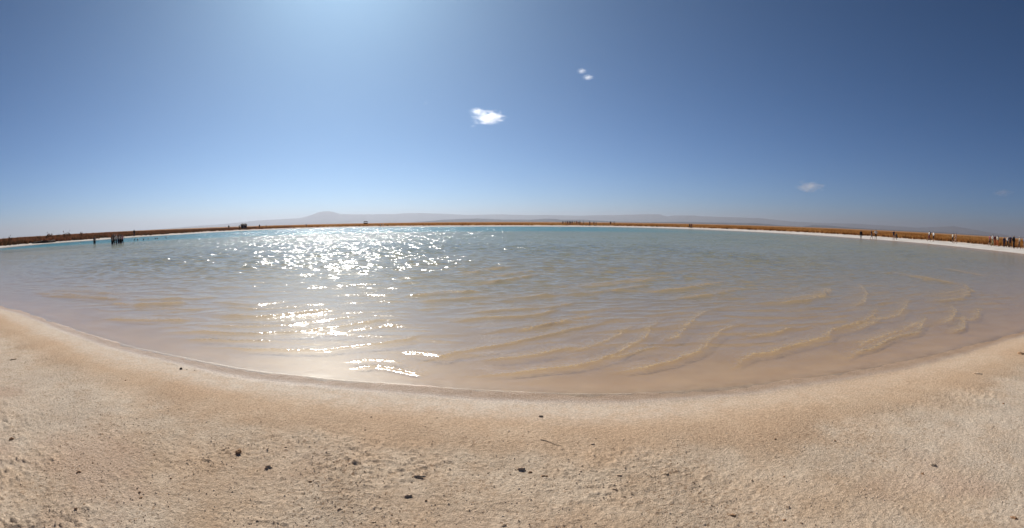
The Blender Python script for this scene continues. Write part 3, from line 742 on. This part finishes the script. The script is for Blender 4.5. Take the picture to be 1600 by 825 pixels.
walkers([
 (209.5, 143, 'stand', 10, [('jacket','black'),('trousers','navy')], 'tan', 'black', 'person in dark clothes standing on the bank above the swimmers', 1.10),
 (357.5, 206, 'stand', 0, [('jacket','black'),('trousers','brown')], 'dark', 'black', 'dark-clothed person standing left of the mud hut', 1.05),
 (374, 204, 'hips', 30, [('jacket','black'),('trousers','black')], 'dark', 'black', 'person in black beside the left wall of the mud hut', 1.0),
 (405.5, 208, 'stand', 0, [('jacket','black'),('trousers','brown')], 'dark', 'black', 'person in black standing right of the mud hut', 1.04),
 (416, 210, 'walk', 90, [('shirt','brown'),('trousers','brown')], 'tan', 'brown', 'brown-clothed person walking farther right of the mud hut', .95),
 (478.5, 213, 'stand', 0, [('shirt','grey'),('trousers','brown')], 'tan', 'brown', 'grey-shirted person on the bank behind the sun glitter', .95),
 (594.5, 186.5, 'stand', 20, [('vest','white'),('trunks','black')], 'tan', 'brown', 'left bather of the pair at the waterline below the open shelter', .9),
 (598.5, 186.0, 'hips', -40, [('vest','white'),('trunks','black')], 'light', 'brown', 'right bather of the pair at the waterline below the open shelter', .9),
], F)
L = [('jacket','black'), ('trousers','brown')]
crowd = [(879.5,192,'stand','black','brown'),(883.5,194,'hips','brown','brown'),(886.5,193,'stand','maroon','black'),(889.5,191,'walk','black','black'),(891.5,195,'stand','navy','black'),(894,192,'hips','black','brown'),
 (897.5,193,'photo','brown','khaki'),(901,194,'stand','orange','brown'),(903.5,192,'walk','maroon','black'),(906,190.5,'hips','black','black'),(912,194,'stand','cream','brown'),(921.5,188,'carry','black','navy'),(928,189.5,'walk','navy','black'),(931.5,183,'stand','black','black'),(954,192,'stand','brown','black'),(959.5,191.5,'hips','black','brown'),(1077.5,163,'stand','brown','black'),(1080.3,162,'walk','maroon','black')]
ordi = ['first','second','third','fourth','fifth','sixth','seventh','eighth','ninth','tenth','eleventh']
for k, (px, dist, kd, up, lo) in enumerate(crowd):
    if k < 11: lab = 'tiny figure in %s, %s from the left in the far crowd' % (up, ordi[k])
    else: lab = ['figure in black stepping out of the far crowd towards the water','figure in navy walking just right of the far crowd','figure in black down at the waterline beside the far crowd',
                 'left figure in brown of the pair right of the far crowd','right figure in black of the pair right of the far crowd','brown-shirted figure of the lone pair on the right far shore','maroon-shirted figure of the lone pair on the right far shore'][k - 11]
    x, y, z = spot(px, dist)
    person(x, y, z, kd, (k * 77) % 360, [('jacket' if k % 3 else 'shirt', up), ('trousers' if k % 2 else 'shorts', lo)], ['tan','dark','light'][k % 3], ['black','brown'][k % 2], lab, 'people on the far central shore', .92 + .03 * (k % 4))
S = 'people on the white salt shore'
walkers([
 (1345.5, 88, 'stand', 160, [('jacket','black'),('shorts','white')], 'tan', 'black', 'person in a black jacket and white shorts, leftmost on the salt shore', .98),
 (1362, 92, 'walk', 90, [('shirt','navy'),('shorts','grey')], 'tan', 'black', 'person in a navy shirt beside one in a white shirt', .96),
 (1368.8, 91, 'hips', 200, [('shirt','white'),('shorts','black')], 'tan', 'black', 'person in a white shirt right of the navy one', 1.0),
 (1396.8, 89, 'wave', 180, [('cap','red'),('vest','navy'),('trunks','navy')], 'light', None, 'person in a red cap with raised arms', 1.0),
 (1401.5, 94, 'crouch', -60, [('shirt','black'),('shorts','black')], 'tan', 'black', 'person in black crouching beside the red-capped one', 1.0),
 (1452.3, 91, 'walk', -80, [('shirt','white'),('shorts','maroon'),('backpack','black')], 'tan', 'black', 'walker in a white shirt and maroon shorts', 1.03),
 (1459, 92, 'carry', -60, [('shirt','white'),('shorts','black')], 'tan', 'black', 'person in a white shirt and black shorts', 1.0),
 (1489.2, 90, 'hips', 110, [('shirt','cream'),('shorts','black')], 'tan', 'brown', 'person in a cream shirt and black shorts beside a bare-chested one', .92),
 (1493.8, 85, 'walk', -100, [('trunks','brown')], 'light', 'black', 'bare-chested person in brown trunks with dark hair', .98),
 (1547, 86, 'walk', 95, [('shirt','pink'),('shorts','black')], 'light', 'brown', 'person in a pink shirt and black shorts in the crowded group', .97),
 (1551.5, 83.5, 'walk', 80, [('shirt','white'),('trousers','khaki')], 'tan', 'black', 'person in a white shirt and khaki trousers in the crowded group', 1.03),
 (1555.3, 85.5, 'stand', 20, [('shirt','maroon'),('trousers','orange')], 'tan', 'black', 'person in a maroon shirt and orange trousers', .97),
 (1559.3, 84, 'carry', -30, [('shirt','cream'),('trousers','orange'),('backpack','black')], 'tan', 'fair', 'fair-haired person in a cream shirt and orange trousers', .99),
 (1569.8, 84, 'stand', 0, [('jacket','navy'),('trousers','navy')], 'tan', 'brown', 'person all in navy standing apart from the crowded group', .88),
 (1575.0, 83, 'walk', 70, [('shirt','white'),('trousers','black')], 'tan', 'fair', 'fair-haired person in a white shirt and black trousers', .95),
 (1579.2, 81.5, 'hips', 10, [('jacket','navy'),('trousers','black'),('cap','white')], 'tan', None, 'person in a navy jacket, black trousers and white cap', 1.0),
 (1584.8, 79, 'stand', 50, [('jacket','black'),('trousers','black')], 'tan', 'black', 'tall person dressed all in black', 1.05),
 (1593.6, 78, 'walk', -90, [('shirt','cream'),('trousers','brown'),('cap','white')], 'tan', None, 'walker in a white cap, cream shirt and brown trousers', 1.0),
 (1601.0, 80, 'walk', 90, [('shirt','blue'),('shorts','grey')], 'tan', 'brown', 'person in a light blue shirt cut off by the right edge', 1.0),
], S)

# ------------------------------------------------------------------ clods and stones on the beach
def clod_mesh(seed, rough=0.35):
    bm = bmesh.new(); bmesh.ops.create_icosphere(bm, subdivisions=3, radius=0.5)
    o = Vector((seed * 3.1, seed * 1.7, 0))
    for v in bm.verts:
        d = v.co.normalized()
        f = 1 + rough * 1.3 * mnoise.noise(d * 1.4 + o) + rough * 0.8 * mnoise.noise(d * 3.5 + o) + rough * 0.6 * mnoise.noise(d * 8 + o)
        v.co = d * 0.5 * f
        if v.co.z < -0.2: v.co.z = -0.2
    me = bpy.data.meshes.new('clod'); bm.to_mesh(me); bm.free()
    for p in me.polygons: p.use_smooth = (seed % 2 == 0)
    return me
CL = [clod_mesh(k, 0.55 + 0.08 * k) for k in range(6)]
def earth(name, a, b):
    t = NT(name); P = t.pos(); n = t.noise(P, 60.0, 4, 0.65)
    c = t.mix(t.range(n.outputs[0], 0.3, 0.7), a, b)
    bp = t.n('ShaderNodeBump', {'Height': t.noise(P, 180.0, 3).outputs[0], 'Strength': 0.5, 'Distance': 0.004})
    return t.surf(t.n('ShaderNodeBsdfPrincipled', {'Base Color': c, 'Roughness': 0.95, 'Normal': bp, 'Specular IOR Level': 0.15}))
EARTH = {'mud': earth('wet_mud', (.035,.024,.018), (.08,.055,.04)), 'black': earth('black_stone', (.012,.010,.009), (.03,.025,.02)), 'brown': earth('brown_earth', (.44,.32,.21), (.60,.45,.32)), 'dark': earth('dark_earth', (.34,.20,.11), (.46,.29,.17)), 'pale': earth('pale_crust', (.34,.25,.17), (.50,.41,.31))}
sand_k = {}
def sand_z(x, y):
    X, Y = np.array([x]), np.array([y]); sd = shore_sd(X, Y)
    return float((land_height(X, Y, sd) + sand_relief(X, Y, sd))[0])
def clod(px, py, size, tone, label, flat=0.75, long=1.0, group='clods on the sand', name='clod'):
    x, y = on_level(px, py, 0.10); z = sand_z(x, y); x, y = on_level(px, py, z); z = sand_z(x, y)
    s = size * math.sqrt(x * x + y * y + EYE ** 2) / FOC
    k = (px * 7 + py * 3)
    o = add(name, dressed(CL[int(k) % 6], EARTH[tone])); s *= 0.66; o.location = (x, y, z + 0.02 * s * flat)
    o.scale = (s * long, s * 0.8, s * flat); o.rotation_euler = (0, 0, (k % 10) * 0.06 - 0.3 - math.atan2(x, y))
    tag(o, label, 'stone' if name == 'stone' else 'clod', group); return o
clod(283, 576, 6.5, 'black', 'round black stone on the salt line near the water', .95, .9, 'stones by the waterline', 'stone')
clod(292, 577, 2.4, 'black', 'tiny black pebble just right of the round black stone', .8, 1, 'stones by the waterline', 'stone')
clod(304, 578, 2.2, 'black', 'tiny black pebble farther right of the round black stone', .8, 1, 'stones by the waterline', 'stone')
clod(846, 650, 9, 'pale', 'pale angular stone lying alone below the salt line', .8, 1.1, 'stones by the waterline', 'stone')
for row in [
 (18,687,9,'dark','dark clod near the left edge, halfway down the sand',.7,1.2),(373,709,12,'dark','dark broken clod up and left of the big left-hand clod',.8,1.1),(420,731,13,'brown','largest clod on the left half of the beach',.85,1.2),
 (196,594,3.4,'dark','small dark crumb below the salt line, left of the black stone',.8,1),(241,711,4.5,'dark','small clod alone between the left edge and the dark broken clod',.8,1),(218,770,6,'dark','upper clod of the close pair at lower left',.8,1),
 (220,778,5.5,'dark','lower clod of the close pair at lower left',.7,1.3),(119,797,6.5,'dark','dark clod near the bottom left corner',.8,1),(132,788,5,'dark','smaller clod just above the bottom left corner clod',.7,1.2),
 (267,748,5,'dark','clod right of and above the close pair at lower left',.8,1),(485,753,6,'dark','round clod right of the crumbled patch at left',.8,1),(447,699,5.5,'brown','brown clod above and right of the largest left clod',.7,1.2),
 (123,738,8,'dark','wide clod in the left third, below the middle of the sand',.6,1.4),(145,724,4.5,'dark','small clod just above the wide left one',.7,1),(402,815,6.5,'brown','clod at the bottom edge, left of centre',.8,1.1),
 (20,562,8,'brown','flat low lump near the left edge below the water',.35,1.8),(816,734,14,'brown','big crumbled clod in the middle of the beach',.75,1.25),(829,738,8,'dark','dark lump touching the big middle clod',.8,1),
 (851,745,9,'dark','clod just right of and below the big middle one',.6,1.4),(656,746,12,'brown','long narrow clod left of the big middle one',.45,2.0),(638,776,13,'brown','broad clod at bottom centre, below the long narrow one',.7,1.2),
 (666,783,6,'dark','small dark clod right of the broad bottom one',.9,.9),(531,796,9,'brown','clod near the bottom edge between left and centre',.7,1.2),(907,737,5,'brown','small clod well right of the big middle one',.6,1.1),
 (969,743,10,'brown','lumpy clod right of centre on the rough sand',.6,1.3),(962,765,8,'brown','clod under the lumpy one right of centre',.5,1.4),(927,693,7,'brown','flat clod above the rough sand right of centre',.5,1.3),
 (580,651,4.5,'brown','small clod below the glittering salt line',.7,1),(682,652,4.5,'brown','small flat clod between the salt line and the pale stone',.5,1.3),(584,816,8,'brown','clod on the bottom edge left of the broad one',.6,1.3),
 (787,821,9,'brown','clod cut by the bottom edge at the middle',.7,1.2),(1212,686,5.5,'dark','dark clod on pale crust, left of a matching one',.9,1),(1305,689,5,'dark','dark clod on pale crust, right of a matching one',.9,1),
 (1442,741,6,'dark','dark round clod beside pale crust crumbs at right',.9,1),(1459,728,9,'pale','pale crust lump next to the dark round clod at right',.7,1.3),(1530,584,12,'brown','flat brown lump at right not far from the water',.4,1.6),
 (1595,553,10,'dark','dark lump at the right edge by the waterline',.6,1.3),(1225,745,4.5,'dark','small dark clod below the two matching ones',.8,1),(1200,761,4,'dark','tiny clod left of and below the small dark one',.8,1),
 (1146,806,10,'dark','wide dark clod on the bottom right of centre',.6,1.4),(1225,813,7,'dark','clod at the bottom edge right of the wide dark one',.8,1),(1252,817,6.5,'brown','brown clod at the very bottom, right of its dark neighbour',.7,1.1),
 (1039,739,11,'brown','crumbled clod between the middle and the right half',.6,1.3),(1585,810,11,'dark','wide dark clod in the bottom right corner',.5,1.4),(1232,793,8,'brown','clod just above the bottom right pair',.6,1.3),
 (1568,631,4,'dark','tiny dark clod near the right edge on pale salt',.8,1),(1366,645,4,'brown','tiny brown clod right of centre on the smooth upper sand',.7,1)]:
    clod(*row)
# a dry stick
def stick():
    bm = bmesh.new(); A = Vector((*on_level(845, 674, .12), 0)); B = Vector((*on_level(879, 685, .12), 0)); prev = None
    for k in range(9):
        f = k / 8; p = A.lerp(B, f) + Vector((0, 0.006 * math.sin(f * 7), 0)); p.z = sand_z(p.x, p.y) + 0.004
        rad = 0.0035 * (1.1 - .6 * f)
        ring = [bm.verts.new(p + Vector((0, rad * math.cos(a), rad * math.sin(a)))) for a in (0, 1.257, 2.513, 3.77, 5.027)]
        if prev:
            for e in range(5): bm.faces.new((prev[e], prev[(e + 1) % 5], ring[(e + 1) % 5], ring[e]))
        prev = ring
    me = bpy.data.meshes.new('stick'); bm.to_mesh(me); bm.free(); return me
tag(add('stick', stick(), EARTH['pale']), 'thin pale stick lying on the sand below the angular stone', 'stick')
# crumbs of crust, uncountable
def crumbs(n):
    az = rng.uniform(-R(67), R(67), n * 3); u = rng.uniform(0, 1, n * 3); rad = 1.15 * (13 / 1.15) ** u
    x, y = rad * np.sin(az), rad * np.cos(az); sd = shore_sd(x, y)
    dens = smooth(0.38, 0.66, fbm(x * 0.9 + 3, y * 0.9 + 8, 21, 3)) * 0.7 + 0.3
    m = (sd > 0.9) & (rng.random(n * 3) < dens * smooth(0.8, 2.0, sd)); x, y, sd = x[m][:n], y[m][:n], sd[m][:n]
    z = land_height(x, y, sd) + sand_relief(x, y, sd); n = len(x)
    base = np.array([(1,0,0),(0,1,0),(-1,0,0),(0,-1,0),(0,0,1),(0,0,-.6)], float)
    F = np.array([(0,1,4),(1,2,4),(2,3,4),(3,0,4),(1,0,5),(2,1,5),(3,2,5),(0,3,5)])
    s = 0.002 + 0.0055 * rng.random(n) ** 5
    V = base[None] * rng.uniform(0.55, 1.3, (n, 6, 1)) * s[:, None, None]
    a = rng.uniform(0, 6.28, n); ca, sa = np.cos(a)[:, None], np.sin(a)[:, None]
    V = np.stack([V[..., 0] * ca - V[..., 1] * sa + x[:, None], V[..., 0] * sa + V[..., 1] * ca + y[:, None], V[..., 2] * 0.8 + (z + s * 0.3)[:, None]], -1)
    T = (F[None] + 6 * np.arange(n)[:, None, None]).reshape(-1, 3)
    me = mesh_from_arrays('crumbs', V.reshape(-1, 3), tris=T, smooth_shade=False); attr(me, 'tone', np.repeat(rng.random(n), 6)); return me
t = NT('crust_crumbs'); cr = t.n('ShaderNodeValToRGB', {0: t.attr('tone')}); e = cr.color_ramp.elements
e[0].color = (.34, .24, .155, 1); e[1].color = (.66, .55, .43, 1); q = e.new(.3); q.color = (.52, .39, .27, 1)
tag(add('crumbs', crumbs(36000), t.surf(t.n('ShaderNodeBsdfDiffuse', {'Color': cr.outputs[0]}))), 'loose crumbs of sandy crust strewn over the beach', 'crumbs', kind='stuff')

# dark mud mounds at the foot of the left bank
for px, dist, sx, lab in ((58, 121, 2.6, 'left one of the low dark mud mounds at the foot of the bank'), (67.5, 121, 4.0, 'largest low dark mud mound at the foot of the bank'), (76, 122, 2.8, 'right one of the low dark mud mounds at the foot of the bank'), (99, 127, 5.0, 'long dark mud mound between the other mounds and the lone wader')):
    x, y, z = spot(px, dist); o = add('mud_mound', dressed(CL[int(px) % 6], EARTH['mud'])); o.location = (x, y, max(z, 0) + .05); o.scale = (sx, 1.6, .75); o.rotation_euler = (0, 0, -math.atan2(x, y))
    tag(o, lab, 'mound', 'mud mounds by the left bank')

# ------------------------------------------------------------------ clouds (closed shells filled with cloud, above the haze)
def cloud_material(name, dens, scale, cut):
    t = NT(name); P = t.n('ShaderNodeTexCoord').outputs['Object']
    r_ = t.n('ShaderNodeVectorMath', {0: P}, operation='LENGTH').outputs['Value']
    n = t.noise(P, scale, 6, 0.6, 0.3).outputs[0]
    shape = t.math('SUBTRACT', t.math('SUBTRACT', n, cut), t.math('MULTIPLY', r_, 0.48))
    d = t.math('MULTIPLY', t.math('MAXIMUM', t.math('MINIMUM', t.math('MULTIPLY', shape, 2.2), 1.0), 0.0), dens)
    return t.vol(t.n('ShaderNodeVolumePrincipled', {'Color': (1, 1, 1, 1), 'Density': d, 'Anisotropy': 0.7}))
def cloud(px, py, wpx, hpx, mat, seed, label):
    X, Y, Z = ray(px, py); D = 9000.0 if Z > .12 else 16000.0
    wpx *= 1.3; hpx *= 1.45
    bm = bmesh.new(); bmesh.ops.create_icosphere(bm, subdivisions=4, radius=1.0)
    for v in bm.verts:
        d = v.co.normalized(); v.co = d * (0.92 + 0.22 * mnoise.noise(d * 2.2 + Vector((seed, 0, 0))))
        if v.co.z < -.55: v.co.z = -.55 - .2 * (v.co.z + .55) * -1
    me = bpy.data.meshes.new('cloud'); bm.to_mesh(me); bm.free()
    o = add('cloud', me, mat); o.location = (D * X, D * Y, EYE + D * Z)
    o.scale = (wpx / 2 * D / FOC, wpx / 2.4 * D / FOC, hpx / 2 * D / FOC); o.rotation_euler = (0, 0, -math.atan2(X, Y))
    return tag(o, label, 'cloud', 'small clouds')
thick = cloud_material('cumulus', 0.012, 3.4, 0.20); thin = cloud_material('thin_cloud', 0.0034, 2.2, 0.18); wisp = cloud_material('wisp', 0.0016, 2.0, 0.18)
cloud(764, 184, 52, 22, thick, 2, 'brightest and largest white cloud, near the middle of the sky')
cloud(746, 174, 26, 11, thick, 5, 'small white cloud attached upper left of the largest one')
cloud(760, 191, 22, 8, thin, 7, 'ragged scrap of cloud under the largest one')
cloud(739, 197, 10, 5, thin, 9, 'tiny scrap of cloud lower left of the largest one')
cloud(909, 111, 16, 9, thick, 12, 'upper one of the two little white clouds high up')
cloud(919, 121, 19, 9, thick, 15, 'lower one of the two little white clouds high up')
cloud(1264, 292, 46, 17, thin, 18, 'faint oval cloud low on the right side of the sky')
cloud(1566, 301, 34, 10, wisp, 21, 'barely visible wisp of cloud near the right edge')
cloud(665, 161, 8, 6, wisp, 25, 'faint speck of cloud left of the largest one')

# ------------------------------------------------------------------ haze
def haze():
    bm = bmesh.new(); box(bm, -46000, 46000, -46000, 46000, -8.0, 760.0)
    me = bpy.data.meshes.new('haze'); bm.to_mesh(me); bm.free()
    t = NT('haze_air'); t.vol(t.n('ShaderNodeVolumePrincipled', {'Color': (0.48, 0.53, 0.61, 1), 'Density': 5.2e-5, 'Anisotropy': 0.55}))
    return tag(add('haze', me, t.m), 'pale dusty haze lying over the plain', 'haze', kind='stuff')
haze()
